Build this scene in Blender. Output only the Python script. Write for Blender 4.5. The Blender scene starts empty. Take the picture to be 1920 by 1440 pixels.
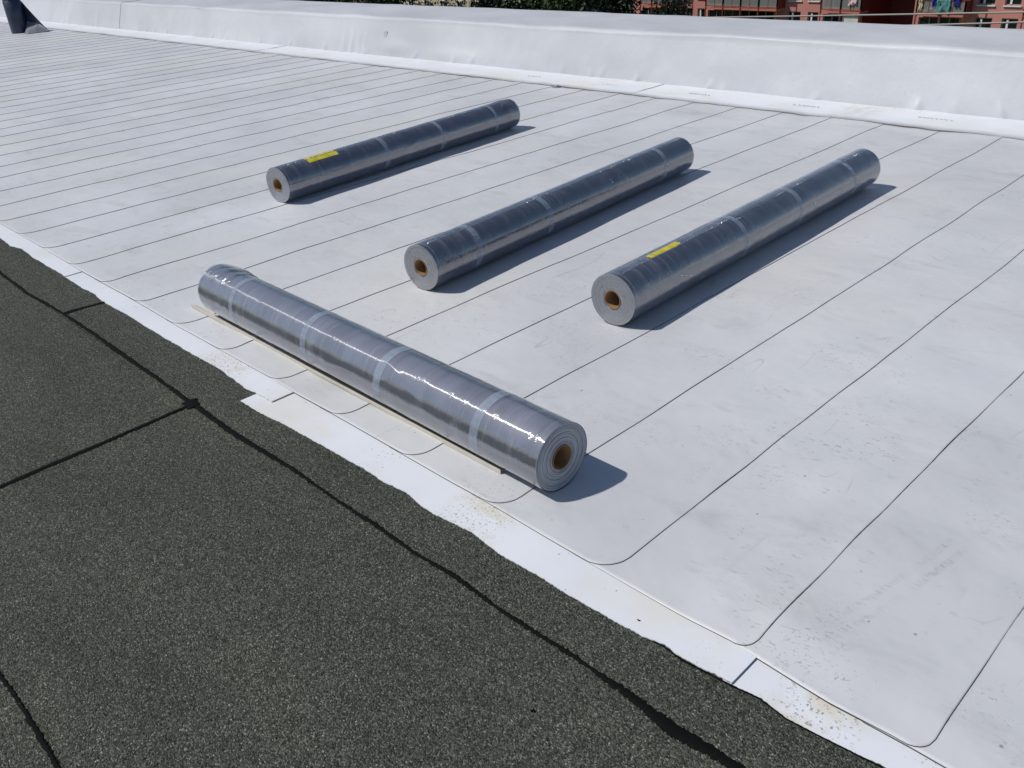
import bpy, math, random
import numpy as np
from mathutils import Vector, Matrix, Euler

R = math.radians
SC = bpy.context.scene
COL = SC.collection

# ------------------------------------------------------------------ camera
CAM_H = 1.5104
cam_d = bpy.data.cameras.new('camera')
cam_d.sensor_fit = 'HORIZONTAL'; cam_d.sensor_width = 36.0
cam_d.lens = 1647.46 / 1920 * 36.0
cam_d.clip_start = 0.05; cam_d.clip_end = 3000
cam = bpy.data.objects.new('camera', cam_d); COL.objects.link(cam)
mw = (Matrix.Rotation(0.81609, 4, 'Z') @ Matrix.Rotation(math.pi/2 - 0.494643, 4, 'X')
      @ Matrix.Rotation(-0.0636676, 4, 'Z'))
mw.translation = Vector((0, 0, CAM_H))
cam.matrix_world = mw
SC.camera = cam

# ------------------------------------------------------------------ sky, sun, exposure
SUN = Vector((0.50, 0.57, -1.0)).normalized()          # direction the light travels
sun_el = math.asin(-SUN.z)
sun_az = math.atan2(-SUN.x, -SUN.y)                    # clockwise from +Y
world = bpy.data.worlds.new('World'); SC.world = world
world.use_nodes = True
wn = world.node_tree.nodes; wl = world.node_tree.links
wn.clear()
sky = wn.new('ShaderNodeTexSky'); sky.sky_type = 'NISHITA'; sky.sun_disc = False
sky.sun_elevation = sun_el; sky.sun_rotation = sun_az
sky.altitude = 300; sky.air_density = 1.0; sky.dust_density = 0.6; sky.ozone_density = 1.5
bg = wn.new('ShaderNodeBackground'); bg.inputs['Strength'].default_value = 0.072
wo = wn.new('ShaderNodeOutputWorld')
wl.new(sky.outputs[0], bg.inputs[0]); wl.new(bg.outputs[0], wo.inputs[0])

sd = bpy.data.lights.new('sun', 'SUN'); sd.energy = 3.1; sd.angle = R(0.53); sd.color = (1.0, 0.965, 0.91)
so = bpy.data.objects.new('sun', sd); COL.objects.link(so)
so.rotation_euler = SUN.to_track_quat('-Z', 'Y').to_euler()
so.location = (-10, -12, 22)

vs = SC.view_settings
SC.display_settings.display_device = 'sRGB'
vs.view_transform = 'Standard'; vs.look = 'None'; vs.gamma = 1.0; vs.exposure = 0.0
vs.use_curve_mapping = False
SC.cycles.max_bounces = 10; SC.cycles.transparent_max_bounces = 16

# ------------------------------------------------------------------ helpers
rng = np.random.default_rng(7)
random.seed(7)

def mk(name, verts, faces, mats, parent=None, smooth=False, midx=None, link=True):
    me = bpy.data.meshes.new(name)
    me.from_pydata([tuple(map(float, v)) for v in verts], [], [tuple(map(int, f)) for f in faces])
    if not isinstance(mats, (list, tuple)): mats = [mats]
    for m in mats: me.materials.append(m)
    if midx is not None: me.polygons.foreach_set('material_index', np.asarray(midx, dtype=np.int32))
    if smooth is True: me.polygons.foreach_set('use_smooth', np.ones(len(me.polygons), dtype=bool))
    elif smooth is not False: me.polygons.foreach_set('use_smooth', np.asarray(smooth, dtype=bool))
    me.update()
    o = bpy.data.objects.new(name, me)
    COL.objects.link(o)
    if parent is not None: o.parent = parent
    return o

def empty(name, loc=(0, 0, 0), rz=0.0):
    o = bpy.data.objects.new(name, None); COL.objects.link(o)
    o.location = loc; o.rotation_euler = (0, 0, rz); o.empty_display_size = 0.1
    return o

def tag(o, label=None, cat=None, group=None, kind=None):
    if label: o['label'] = label
    if cat: o['category'] = cat
    if group: o['group'] = group
    if kind: o['kind'] = kind
    return o

def grid_faces(n, m, off=0, wrap=False):
    f = []
    for i in range(n - 1):
        for j in range(m - 1 if not wrap else m):
            j2 = (j + 1) % m
            f.append((off + i*m + j, off + (i+1)*m + j, off + (i+1)*m + j2, off + i*m + j2))
    return f

def box(v, f, x0, x1, y0, y1, z0, z1):
    b = len(v)
    v += [(x0,y0,z0),(x1,y0,z0),(x1,y1,z0),(x0,y1,z0),(x0,y0,z1),(x1,y0,z1),(x1,y1,z1),(x0,y1,z1)]
    f += [(b,b+3,b+2,b+1),(b+4,b+5,b+6,b+7),(b,b+1,b+5,b+4),(b+1,b+2,b+6,b+5),(b+2,b+3,b+7,b+6),(b+3,b,b+4,b+7)]

def boxo(name, mat, parent, *dims):
    v, f = [], []
    for d in dims: box(v, f, *d)
    return mk(name, v, f, mat, parent)

def waves(seed, n, wl0, wl1):
    """sum of sines with random directions: returns h(x, y) roughly in -1..1"""
    r = np.random.default_rng(seed)
    a = r.uniform(0, 2*np.pi, n); w = 2*np.pi / r.uniform(wl0, wl1, n); p = r.uniform(0, 2*np.pi, n)
    def h(x, y):
        s = 0
        for k in range(n): s = s + np.sin((x*np.cos(a[k]) + y*np.sin(a[k]))*w[k] + p[k])
        return s / math.sqrt(n)
    return h

# ------------------------------------------------------------------ materials
class NT:
    def __init__(s, name):
        s.m = bpy.data.materials.new(name); s.m.use_nodes = True
        s.t = s.m.node_tree; s.n = s.t.nodes; s.n.clear()
        s.out = s.n.new('ShaderNodeOutputMaterial')
    def new(s, t, **k):
        n = s.n.new(t)
        for a, b in k.items(): setattr(n, a, b)
        return n
    def set(s, sock, v):
        if hasattr(v, 'links') or isinstance(v, bpy.types.NodeSocket): s.t.links.new(v, sock)
        else: sock.default_value = v
    def coord(s, which='Object'): return s.new('ShaderNodeTexCoord').outputs[which]
    def mapping(s, vec, scale=(1,1,1), rot=(0,0,0), loc=(0,0,0)):
        n = s.new('ShaderNodeMapping'); s.set(n.inputs['Vector'], vec)
        n.inputs['Scale'].default_value = scale; n.inputs['Rotation'].default_value = rot
        n.inputs['Location'].default_value = loc
        return n.outputs[0]
    def noise(s, vec, scale, detail=3, rough=0.55, dist=0.0):
        n = s.new('ShaderNodeTexNoise'); s.set(n.inputs['Vector'], vec)
        n.inputs['Scale'].default_value = scale; n.inputs['Detail'].default_value = detail
        n.inputs['Roughness'].default_value = rough; n.inputs['Distortion'].default_value = dist
        return n.outputs['Fac']
    def vor(s, vec, scale, out='Distance', feature='F1', rnd=1.0):
        n = s.new('ShaderNodeTexVoronoi'); n.feature = feature; s.set(n.inputs['Vector'], vec)
        n.inputs['Scale'].default_value = scale; n.inputs['Randomness'].default_value = rnd
        return n.outputs[out]
    def ramp(s, fac, stops, interp='LINEAR'):
        n = s.new('ShaderNodeValToRGB'); s.set(n.inputs[0], fac)
        cr = n.color_ramp; cr.interpolation = interp
        while len(cr.elements) > 1: cr.elements.remove(cr.elements[-1])
        for i, (p, c) in enumerate(stops):
            e = cr.elements[0] if i == 0 else cr.elements.new(p)
            e.position = p
            if not isinstance(c, (tuple, list)): c = (c, c, c)
            e.color = tuple(c[:3]) + (1,)
        return n.outputs[0]
    def mr(s, v, a, b, c=0.0, d=1.0, smooth=True):
        n = s.new('ShaderNodeMapRange')
        n.interpolation_type = 'SMOOTHSTEP' if smooth else 'LINEAR'
        s.set(n.inputs[0], v)
        for i, q in zip((1,2,3,4), (a,b,c,d)): n.inputs[i].default_value = q
        return n.outputs[0]
    def math(s, op, a, b=0.0, c=None):
        n = s.new('ShaderNodeMath', operation=op); s.set(n.inputs[0], a); s.set(n.inputs[1], b)
        if c is not None: s.set(n.inputs[2], c)
        return n.outputs[0]
    def mix(s, fac, a, b, mode='MIX'):
        n = s.new('ShaderNodeMix', data_type='RGBA', blend_type=mode)
        s.set(n.inputs['Factor'], fac)
        A, B = n.inputs[6], n.inputs[7]
        for so_, v in ((A, a), (B, b)):
            if isinstance(v, (tuple, list)): v = tuple(v[:3]) + (1,)
            s.set(so_, v)
        return n.outputs[2]
    def bump(s, h, strength=0.3, dist=0.01, normal=None):
        n = s.new('ShaderNodeBump'); s.set(n.inputs['Height'], h)
        n.inputs['Strength'].default_value = strength; n.inputs['Distance'].default_value = dist
        if normal is not None: s.set(n.inputs['Normal'], normal)
        return n.outputs[0]
    def pbr(s, col, rough=0.5, normal=None, metal=0.0, spec=0.5, coat=0.0, coat_rough=0.1):
        n = s.new('ShaderNodeBsdfPrincipled')
        if isinstance(col, (tuple, list)): col = tuple(col[:3]) + (1,)
        s.set(n.inputs['Base Color'], col); s.set(n.inputs['Roughness'], rough)
        n.inputs['Metallic'].default_value = metal
        n.inputs['Specular IOR Level'].default_value = spec
        n.inputs['Coat Weight'].default_value = coat; n.inputs['Coat Roughness'].default_value = coat_rough
        if normal is not None: s.set(n.inputs['Normal'], normal)
        return n.outputs[0]
    def done(s, sh):
        s.t.links.new(sh, s.out.inputs['Surface']); return s.m

def simple(name, col, rough=0.6, metal=0.0, spec=0.5, var=0.0, scale=6.0, bump=0.0):
    t = NT(name); c = t.coord()
    base = col
    if var > 0:
        nz = t.noise(c, scale, 4, 0.6)
        base = t.mix(t.mr(nz, 0.3, 0.7), tuple(x*(1-var) for x in col), tuple(min(1, x*(1+var)) for x in col))
    nrm = t.bump(t.noise(c, scale*4, 3), bump, 0.005) if bump > 0 else None
    return t.done(t.pbr(base, rough, nrm, metal, spec))

def mat_membrane(name, col, dirt=1.0, yellow=0.35, track=False):
    t = NT(name); c = t.coord()
    rnd = t.new('ShaderNodeObjectInfo').outputs['Random']
    # broad soft tone
    b = t.mix(t.mr(t.noise(c, 0.9, 4, 0.55), 0.32, 0.70), tuple(x*0.90 for x in col), tuple(x*1.05 for x in col))
    # sheet-to-sheet tone
    b = t.mix(1.0, b, t.ramp(rnd, [(0, 0.955), (1, 1.0)]), 'MULTIPLY')
    # grey smudges, drawn out across the sheets
    sm = t.noise(t.mapping(c, (1.0, 2.3, 1), (0, 0, 0.5)), 2.3, 7, 0.68, 0.4)
    b = t.mix(t.math('MULTIPLY', t.mr(sm, 0.50, 0.74), 0.32*dirt), b, (0.30, 0.305, 0.315))
    # foot traffic: patches of small drawn specks
    mask = t.mr(t.noise(c, 1.6, 3, 0.5), 0.50, 0.66)
    sp = t.noise(t.mapping(c, (1, 2.6, 1), (0, 0, -0.75)), 34, 3, 0.6, 0.6)
    b = t.mix(t.math('MULTIPLY', t.math('MULTIPLY', t.mr(sp, 0.60, 0.70), mask), 0.55*dirt), b, (0.22, 0.225, 0.22))
    sq = t.noise(t.mapping(c, (1, 1.7, 1), (0, 0, 0.3)), 62, 2, 0.5, 1.6)
    sqm = t.mr(t.noise(c, 2.6, 4, 0.6), 0.48, 0.64)
    b = t.mix(t.math('MULTIPLY', t.math('MULTIPLY', t.mr(sq, 0.615, 0.67), sqm), 0.50*dirt), b, (0.20, 0.20, 0.195))
    # tiny dots of grit
    dv = t.vor(c, 15, 'Distance'); dm = t.mr(t.noise(c, 7, 2), 0.50, 0.62)
    b = t.mix(t.math('MULTIPLY', t.math('MULTIPLY', t.mr(dv, 0.075, 0.045), dm), 0.55*dirt), b, (0.10, 0.10, 0.09))
    # thin scratches / drag lines
    for k, (rz, sc, th) in enumerate(((0.35, 1.0, 0.012), (1.2, 1.3, 0.010))):
        w = t.noise(t.mapping(c, (1.0, 0.22, 1), (0, 0, rz), (3.1*k, 0, 0)), 3.0*sc, 2, 0.45, 0.2)
        line = t.mr(t.math('ABSOLUTE', t.math('SUBTRACT', w, 0.5)), th*0.5, 0.0)
        lm = t.mr(t.noise(c, 2.1+k, 2), 0.55, 0.68)
        b = t.mix(t.math('MULTIPLY', t.math('MULTIPLY', line, lm), 0.30*dirt), b, (0.20, 0.20, 0.21))
    # yellow-cream dust
    ym = t.mr(t.noise(c, 0.75, 4, 0.62), 0.46, 0.68)
    if yellow > 0:
        b = t.mix(t.math('MULTIPLY', ym, yellow), b, tuple(x*f for x, f in zip(col, (1.06, 1.03, 0.90))))
    if track:
        # a wheel track that bends across two sheets (x, y in metres on the roof)
        sx = t.new('ShaderNodeSeparateXYZ'); t.set(sx.inputs[0], c)
        X, Y = sx.outputs[0], sx.outputs[1]
        yy = t.math('SUBTRACT', Y, 1.25)
        cx = t.math('ADD', t.math('MULTIPLY_ADD', yy, 0.40, -0.70), t.math('MULTIPLY', t.math('POWER', t.math('MAXIMUM', yy, 0.0), 2.0), -0.20))
        tot = None
        for off in (-0.020, 0.020):
            dd = t.math('ABSOLUTE', t.math('SUBTRACT', X, t.math('ADD', cx, off)))
            m_ = t.mr(dd, 0.014, 0.004)
            tot = m_ if tot is None else t.math('MAXIMUM', tot, m_)
        span = t.math('MULTIPLY', t.mr(Y, 1.36, 1.5), t.mr(Y, 3.0, 2.2))
        lugs = t.mr(t.noise(t.mapping(c, (40, 130, 1), (0, 0, 0.4)), 1.0, 2), 0.40, 0.62)
        b = t.mix(t.math('MULTIPLY', t.math('MULTIPLY', tot, span), t.math('MULTIPLY', t.math('MULTIPLY', lugs, t.mr(t.noise(c, 7, 4, 0.65), 0.42, 0.66)), 0.30)), b, (0.20, 0.20, 0.20))
    hb = t.math('ADD', t.math('MULTIPLY', t.noise(c, 4.0, 3), 1.0), t.math('MULTIPLY', t.noise(c, 420, 2), 0.02))
    nrm = t.bump(hb, 0.45, 0.020)
    rg = t.mr(sm, 0.3, 0.8, 0.42, 0.60)
    return t.done(t.pbr(b, rg, nrm, spec=0.35))

M_sheet = mat_membrane('roof_membrane', (0.645, 0.651, 0.672), track=True)
M_wall_mem = mat_membrane('parapet_membrane', (0.605, 0.615, 0.645), dirt=0.30, yellow=0.08)
M_dark_edge = simple('membrane_cut_edge', (0.07, 0.068, 0.07), 0.8)

def mat_strip(name, stain_y=None):
    t = NT(name); c = t.coord()
    b = t.mix(t.mr(t.noise(c, 3, 3), 0.35, 0.65), (0.735, 0.755, 0.800), (0.775, 0.795, 0.835))
    st = t.mr(t.noise(t.mapping(c, (1.0, 1.6, 1)), 1.7, 5, 0.65), 0.49, 0.68)
    b = t.mix(t.math('MULTIPLY', st, 0.42), b, (0.72, 0.665, 0.53))
    sp = t.mr(t.noise(c, 105, 3, 0.6), 0.62, 0.68)
    spm = t.mr(t.noise(c, 4.2, 3, 0.6), 0.50, 0.64)
    b = t.mix(t.math('MULTIPLY', t.math('MULTIPLY', sp, spm), 0.65), b, (0.20, 0.16, 0.11))
    # one rusty, gritty spill on the strip at the right and one beside the overlap
    xyz = t.new('ShaderNodeSeparateXYZ'); t.set(xyz.inputs[0], c)
    for (cx_, wd_) in ((-0.52, 0.13), (-3.02, 0.22), (-1.55, 0.16)):
        near_ = t.math('MULTIPLY', t.mr(t.math('ABSOLUTE', t.math('SUBTRACT', xyz.outputs[0], cx_)), wd_, wd_*0.2), t.mr(xyz.outputs[1], 2.4, 2.0))
        b = t.mix(t.math('MULTIPLY', near_, t.mr(t.noise(c, 13, 4, 0.65), 0.42, 0.66, 0.0, 0.65)), b, (0.66, 0.60, 0.45))
        b = t.mix(t.math('MULTIPLY', near_, t.mr(t.noise(c, 130, 3, 0.6), 0.58, 0.64, 0.0, 0.75)), b, (0.20, 0.165, 0.11))
    sp2 = t.mr(t.vor(c, 26), 0.085, 0.05)
    b = t.mix(t.math('MULTIPLY', t.math('MULTIPLY', sp2, t.mr(t.noise(c, 9, 2), 0.54, 0.62)), 0.6), b, (0.10, 0.10, 0.09))
    nrm = t.bump(t.noise(c, 7, 3), 0.18, 0.006)
    return t.done(t.pbr(b, 0.5, nrm, spec=0.35))
M_strip = mat_strip('white_membrane_strip')

def mat_bitumen():
    t = NT('mineral_bitumen'); c = t.coord()
    cw = t.mapping(c, (0.75, 1.15, 1), (0, 0, 0.5))
    cellc = t.vor(cw, 350, 'Color'); celld = t.vor(cw, 350, 'Distance')
    s = t.new('ShaderNodeSeparateColor'); t.set(s.inputs[0], cellc)
    g = t.ramp(s.outputs[0], [(0.0, (0.022, 0.023, 0.018)), (0.35, (0.070, 0.076, 0.061)), (0.70, (0.114, 0.122, 0.098)),
                              (0.90, (0.186, 0.186, 0.150)), (0.97, (0.240, 0.230, 0.185)), (1.0, (0.42, 0.41, 0.37))])
    # coarse grain clusters
    g = t.mix(1.0, g, t.ramp(t.noise(c, 175, 3, 0.65), [(0.30, 0.45), (0.5, 1.0), (0.72, 1.50)]), 'MULTIPLY')
    # broad wear: greener, browner and darker fields
    br = t.noise(t.mapping(c, (0.6, 1.8, 1), (0, 0, 0.2)), 2.2, 5, 0.62)
    g = t.mix(1.0, g, t.ramp(br, [(0.28, (0.78, 0.82, 0.80)), (0.5, (1.0, 1.0, 1.0)), (0.72, (1.18, 1.15, 1.08))]), 'MULTIPLY')
    bald = t.mr(t.noise(c, 21, 4, 0.7), 0.665, 0.73)
    g = t.mix(t.math('MULTIPLY', bald, 0.6), g, (0.014, 0.014, 0.013))
    h = t.math('ADD', t.math('MULTIPLY', celld, -1.2), t.math('MULTIPLY', s.outputs[1], 0.9))
    nrm = t.bump(h, 0.9, 0.0040)
    nrm = t.bump(t.noise(c, 5, 3), 0.25, 0.015, nrm)
    return t.done(t.pbr(g, 0.85, nrm, spec=0.25))
M_bit = mat_bitumen()

def mat_tar():
    t = NT('black_tar'); c = t.coord()
    gr = t.mr(t.noise(c, 260, 2, 0.6), 0.655, 0.72)
    b = t.mix(t.math('MULTIPLY', gr, 0.8), (0.0035, 0.0035, 0.0035), (0.04, 0.04, 0.036))
    nrm = t.bump(t.math('ADD', t.noise(c, 60, 4), gr), 0.5, 0.003)
    return t.done(t.pbr(b, 0.8, nrm, spec=0.12))
M_tar = mat_tar()

def mat_roll(name, col):
    t = NT(name); c = t.coord()
    b = t.mix(t.mr(t.noise(t.mapping(c, (5, 1, 1)), 4, 4), 0.3, 0.7), tuple(x*0.82 for x in col), tuple(x*1.15 for x in col))
    ring = t.noise(t.mapping(c, (70, 1.2, 1.2)), 1.0, 4, 0.65)
    b = t.mix(t.math('MULTIPLY', t.mr(ring, 0.52, 0.75), 0.30), b, tuple(min(1, x*2.4+0.01) for x in col))
    nrm = t.bump(ring, 0.12, 0.003)
    return t.done(t.pbr(b, 0.45, nrm, spec=0.4))
M_navy = mat_roll('navy_membrane_roll', (0.066, 0.072, 0.128))
M_navy2 = mat_roll('slate_membrane_roll', (0.104, 0.112, 0.168))
M_grey = mat_roll('reflection_grey_roll', (0.190, 0.203, 0.262))  # navy-like body paled to carry the film's reflection in its colour

def mat_film(name, refl=0.13, haze=0.05, ring=0.16, crease=0.6, lin=2.6):
    """clear stretch film: lets the roll show through, mirrors sky and roof, fine crease relief"""
    t = NT(name); c = t.coord()
    fine = t.noise(t.mapping(c, (170, 5, 5)), 1.0, 3, 0.6)
    mid = t.noise(t.mapping(c, (34, 9, 9)), 1.0, 3, 0.6, 0.5)
    crk = t.noise(t.mapping(c, (26, 20, 20)), 1.0, 4, 0.7, 1.2)
    crk = t.math('MULTIPLY', t.mr(crk, 0.50, 0.66), t.mr(t.noise(c, 9, 2), 0.48, 0.62))
    h = t.math('ADD', t.math('ADD', t.math('MULTIPLY', fine, 0.30), t.math('MULTIPLY', mid, 0.7)), t.math('MULTIPLY', crk, crease))
    h = t.math('ADD', h, t.math('MULTIPLY', t.noise(t.mapping(c, (90, 55, 55)), 1.0, 2, 0.5), 0.30))
    nrm = t.bump(h, ring, 0.010)
    tg = t.new('ShaderNodeTangent'); tg.direction_type = 'RADIAL'; tg.axis = 'X'
    fr = t.new('ShaderNodeFresnel'); fr.inputs['IOR'].default_value = 1.5; t.set(fr.inputs['Normal'], nrm)
    fac = t.math('ADD', t.math('MULTIPLY', fr.outputs[0], 1.3), refl - 0.04)
    fac = t.math('MINIMUM', fac, 0.9)
    gl = t.new('ShaderNodeBsdfGlossy'); gl.inputs['Roughness'].default_value = 0.13
    gl.inputs['Anisotropy'].default_value = 0.70; t.set(gl.inputs['Tangent'], tg.outputs[0])
    gl.inputs['Color'].default_value = (0.96, 0.97, 1, 1); t.set(gl.inputs['Normal'], nrm)
    tr = t.new('ShaderNodeBsdfTransparent'); tr.inputs['Color'].default_value = (0.97, 0.97, 0.98, 1)
    df = t.new('ShaderNodeBsdfDiffuse'); df.inputs['Color'].default_value = (0.72, 0.75, 0.80, 1)
    m1 = t.new('ShaderNodeMixShader')
    streak = t.mr(t.noise(t.mapping(c, (16, 2.4, 2.4)), 1.0, 5, 0.7, 0.6), 0.50, 0.80)
    lines = t.mr(t.noise(t.mapping(c, (85, 2.5, 2.5)), 1.0, 3, 0.6), 0.53, 0.72)
    hz = t.math('ADD', t.math('MULTIPLY', streak, haze*1.3), t.math('MULTIPLY', lines, haze*lin))
    hz = t.math('ADD', hz, haze*0.6)
    t.set(m1.inputs[0], hz); t.set(m1.inputs[1], tr.outputs[0]); t.set(m1.inputs[2], df.outputs[0])
    m2 = t.new('ShaderNodeMixShader')
    t.set(m2.inputs[0], fac); t.set(m2.inputs[1], m1.outputs[0]); t.set(m2.inputs[2], gl.outputs[0])
    return t.done(m2.outputs[0])
M_film = mat_film('stretch_film', 0.18, 0.095, 0.145, 1.3, 1.7)
M_film_front = mat_film('stretch_film_clear', 0.15, 0.12, 0.105, 0.6, 0.55)
def mat_glint():  # for the ridge added to sparkle on the roll crests
    t = NT('film_glint_plastic')
    g = t.new('ShaderNodeBsdfGlossy'); g.inputs['Roughness'].default_value = 0.42
    tr = t.new('ShaderNodeBsdfTransparent'); m = t.new('ShaderNodeMixShader'); m.inputs[0].default_value = 0.62
    t.set(m.inputs[1], tr.outputs[0]); t.set(m.inputs[2], g.outputs[0])
    return t.done(m.outputs[0])
M_glint = mat_glint()
M_film_crease = mat_film('stretch_film_bunched', 0.14, 0.07, 0.22)

def mat_tape():
    t = NT('clear_packing_tape'); c = t.coord()
    n = t.noise(t.mapping(c, (10, 60, 60)), 1.0, 3)
    p = t.new('ShaderNodeBsdfPrincipled')
    p.inputs['Base Color'].default_value = (0.50, 0.58, 0.70, 1)
    p.inputs['Roughness'].default_value = 0.22
    t.set(p.inputs['Normal'], t.bump(n, 0.15, 0.004))
    tr = t.new('ShaderNodeBsdfTransparent')
    m = t.new('ShaderNodeMixShader')
    t.set(m.inputs[0], t.mr(n, 0.2, 0.8, 0.20, 0.44)); t.set(m.inputs[1], tr.outputs[0]); t.set(m.inputs[2], p.outputs[0])
    return t.done(m.outputs[0])
M_tape = mat_tape()

def mat_end():
    t = NT('rolled_layers'); c = t.coord()
    s = t.new('ShaderNodeSeparateXYZ'); t.set(s.inputs[0], c)
    y2 = t.math('POWER', s.outputs[1], 2.0); z2 = t.math('POWER', s.outputs[2], 2.0)
    r = t.math('SQRT', t.math('ADD', y2, z2))
    w = t.math('ADD', r, t.math('MULTIPLY', t.noise(c, 22, 2), 0.0035))
    lay = t.new('ShaderNodeTexNoise', noise_dimensions='1D')
    t.set(lay.inputs['W'], w); lay.inputs['Scale'].default_value = 360; lay.inputs['Detail'].default_value = 2
    b = t.ramp(lay.outputs['Fac'], [(0.30, (0.16, 0.17, 0.20)), (0.46, (0.42, 0.435, 0.47)), (0.70, (0.60, 0.615, 0.65))])
    b = t.mix(t.math('MULTIPLY', t.mr(t.noise(c, 16, 4), 0.55, 0.72), 0.15), b, (0.62, 0.63, 0.65))
    nrm = t.bump(lay.outputs['Fac'], 0.5, 0.002)
    return t.done(t.pbr(b, 0.45, nrm, spec=0.4))
M_end = mat_end()

M_card = simple('cardboard_tube', (0.25, 0.135, 0.055), 0.85, var=0.18, scale=18)
M_card_in = M_card
def mat_label():
    t = NT('yellow_label'); c = t.coord()
    b = t.mix(t.mr(t.noise(c, 20, 3), 0.35, 0.7), (0.56, 0.47, 0.012), (0.74, 0.64, 0.06))
    b = t.mix(t.math('MULTIPLY', t.mr(t.noise(t.mapping(c, (70, 9, 9)), 1.0, 4, 0.7), 0.52, 0.68), 0.75), b, (0.20, 0.20, 0.13))
    b = t.mix(t.math('MULTIPLY', t.mr(t.noise(t.mapping(c, (25, 60, 60)), 1.0, 2), 0.64, 0.70), 0.8), b, (0.06, 0.06, 0.05))
    return t.done(t.pbr(b, 0.3))
M_yellow = mat_label()
M_lightmark = simple('pale_print', (0.62, 0.66, 0.72), 0.5)
M_print = simple('grey_print', (0.56, 0.57, 0.59), 0.7)
M_metal = simple('cream_coated_steel', (0.60, 0.555, 0.46), 0.42, var=0.08, scale=9)
M_scrap = simple('scrap_membrane', (0.20, 0.20, 0.19), 0.6, var=0.3, scale=30)
M_patch = simple('grey_patch', (0.46, 0.465, 0.47), 0.6, var=0.15, scale=40)
M_conc = simple('roof_screed', (0.16, 0.16, 0.155), 0.85, var=0.15, scale=3)
M_render = simple('outer_wall_plaster', (0.52, 0.50, 0.46), 0.9, var=0.08, scale=2)

# ------------------------------------------------------------------ roof deck (the setting)
boxo_v, boxo_f = [], []
box(boxo_v, boxo_f, -34, 14, -9, 6.98, -0.32, -0.004)
roof = tag(mk('roof_deck', boxo_v, boxo_f, M_conc), kind='structure')

D = 0.4                                    # spacing of the membrane seams, m
def seam_x(i): return (-14.776 + i) * D

EDGE = np.array([(-40,1.385),(-8,1.384),(-5.915,1.382),(-5.16,1.376),(-4.617,1.366),(-4.328,1.366),(-3.954,1.368),(-3.54,1.360),
    (-3.14,1.361),(-2.766,1.361),(-2.613,1.355),(-2.361,1.358),(-1.965,1.354),(-1.741,1.351),(-1.575,1.353),(-1.352,1.346),
    (-1.18,1.343),(-1.021,1.341),(-0.884,1.340),(-0.764,1.347),(-0.69,1.343),(-0.523,1.332),(-0.377,1.339),(-0.284,1.337),(8,1.337)])
def edge_y(x): return np.interp(x, EDGE[:,0], EDGE[:,1])

hw1 = waves(11, 7, 0.5, 1.3); hw2 = waves(12, 6, 0.22, 0.42)
def roof_h(x, y):
    m = 1/(1+np.exp(-(x + 1.05)/0.18)) * np.exp(-((y-1.9)/1.15)**2)
    e = np.clip((y - edge_y(x))/0.10, 0, 1)
    return (0.0022*(1+hw1(x, y)) + (0.0050*(1+0.8*hw1(x*1.6+3, y*1.3)) + 0.0022*hw2(x, y) + 0.0018*hw2(y*0.7+4, x*1.5))*m) * e + 0.0006*(1+hw2(x, y))*e

offs = np.array([0.0,0.004,0.009,0.016,0.025,0.037,0.052,0.070,0.090,0.115,0.15,0.20,0.27,0.34,0.43,0.53])[::-1]
rows = np.linspace(0, 1, 84)**1.35
Y_FAR = 6.40
for i in range(-52, 26):
    r_ = np.random.default_rng(1000 + i)
    jw = waves(500 + i, 4, 0.5, 2.2); jwl = waves(499 + i, 4, 0.5, 2.2)
    Rc = 0.045 if i >= 13 else r_.uniform(0.07, 0.12)
    xr0 = seam_x(i)
    V = []
    tilt = r_.uniform(-0.004, 0.004)
    for k, t_ in enumerate(rows):
        base = xr0 - offs
        c_ = np.clip(offs, 0, Rc)
        cor = Rc - np.sqrt(np.maximum(Rc**2 - (Rc - c_)**2, 0))
        yn = edge_y(base) + cor
        y = yn + (Y_FAR - yn) * t_
        x = base + 0.0030*jw(0*y, y) * (1 - offs/0.53) + 0.0030*jwl(0*y, y)*(offs/0.53) + tilt*(y-3)/3
        z = 0.0100 + 0.0036*(1 - offs/0.53) + roof_h(x, y)
        V.append(np.stack([x, y, z], 1))
    V = np.concatenate(V)
    n, m = len(rows), len(offs)
    F = grid_faces(n, m); F = [f[::-1] for f in F]
    mi = [0]*len(F); sm = [True]*len(F)
    # dark cut edges: right side and near end
    rim = [k*m + m-1 for k in range(n)][::-1] + [j for j in range(m)][::-1][1:]
    b0 = len(V); low = V[rim].copy(); low[:,2] -= 0.0026; low[:,0] += 0.0008
    V = np.concatenate([V, low])
    for q in range(len(rim)-1):
        F.append((rim[q], rim[q+1], b0+q+1, b0+q)); mi.append(1); sm.append(False)
    o = mk('membrane_sheet', V, F, [M_sheet, M_dark_edge], roof, sm, mi)

# ---- bitumen side
BIT = np.array([(-40,1.285),(-7,1.287),(-5.615,1.288),(-5.376,1.272),(-5.269,1.297),(-5.048,1.283),(-4.647,1.284),(-4.363,1.278),(-4.234,1.284),
    (-4.096,1.269),(-3.849,1.276),(-3.626,1.271),(-3.373,1.27),(-3.184,1.271),(-3.009,1.276),(-2.775,1.257),(-2.722,1.264),(-2.60,1.266)])
BIT2 = np.array([(-2.712,1.199),(-2.66,1.198),(-2.525,1.203),(-2.424,1.213),(-2.008,1.226),(-1.915,1.222),(-1.8,1.232),(-1.718,1.219),
    (-1.651,1.217),(-1.511,1.231),(-1.395,1.218),(-1.201,1.221),(-1.067,1.22),(-0.923,1.229),(-0.863,1.24),(-0.81,1.234),(-0.692,1.245),
    (-0.625,1.255),(-0.557,1.244),(-0.465,1.254),(-0.408,1.258),(-0.362,1.265),(0.3,1.25),(1.2,1.27),(8,1.26)])
TARY = 1.076

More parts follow.
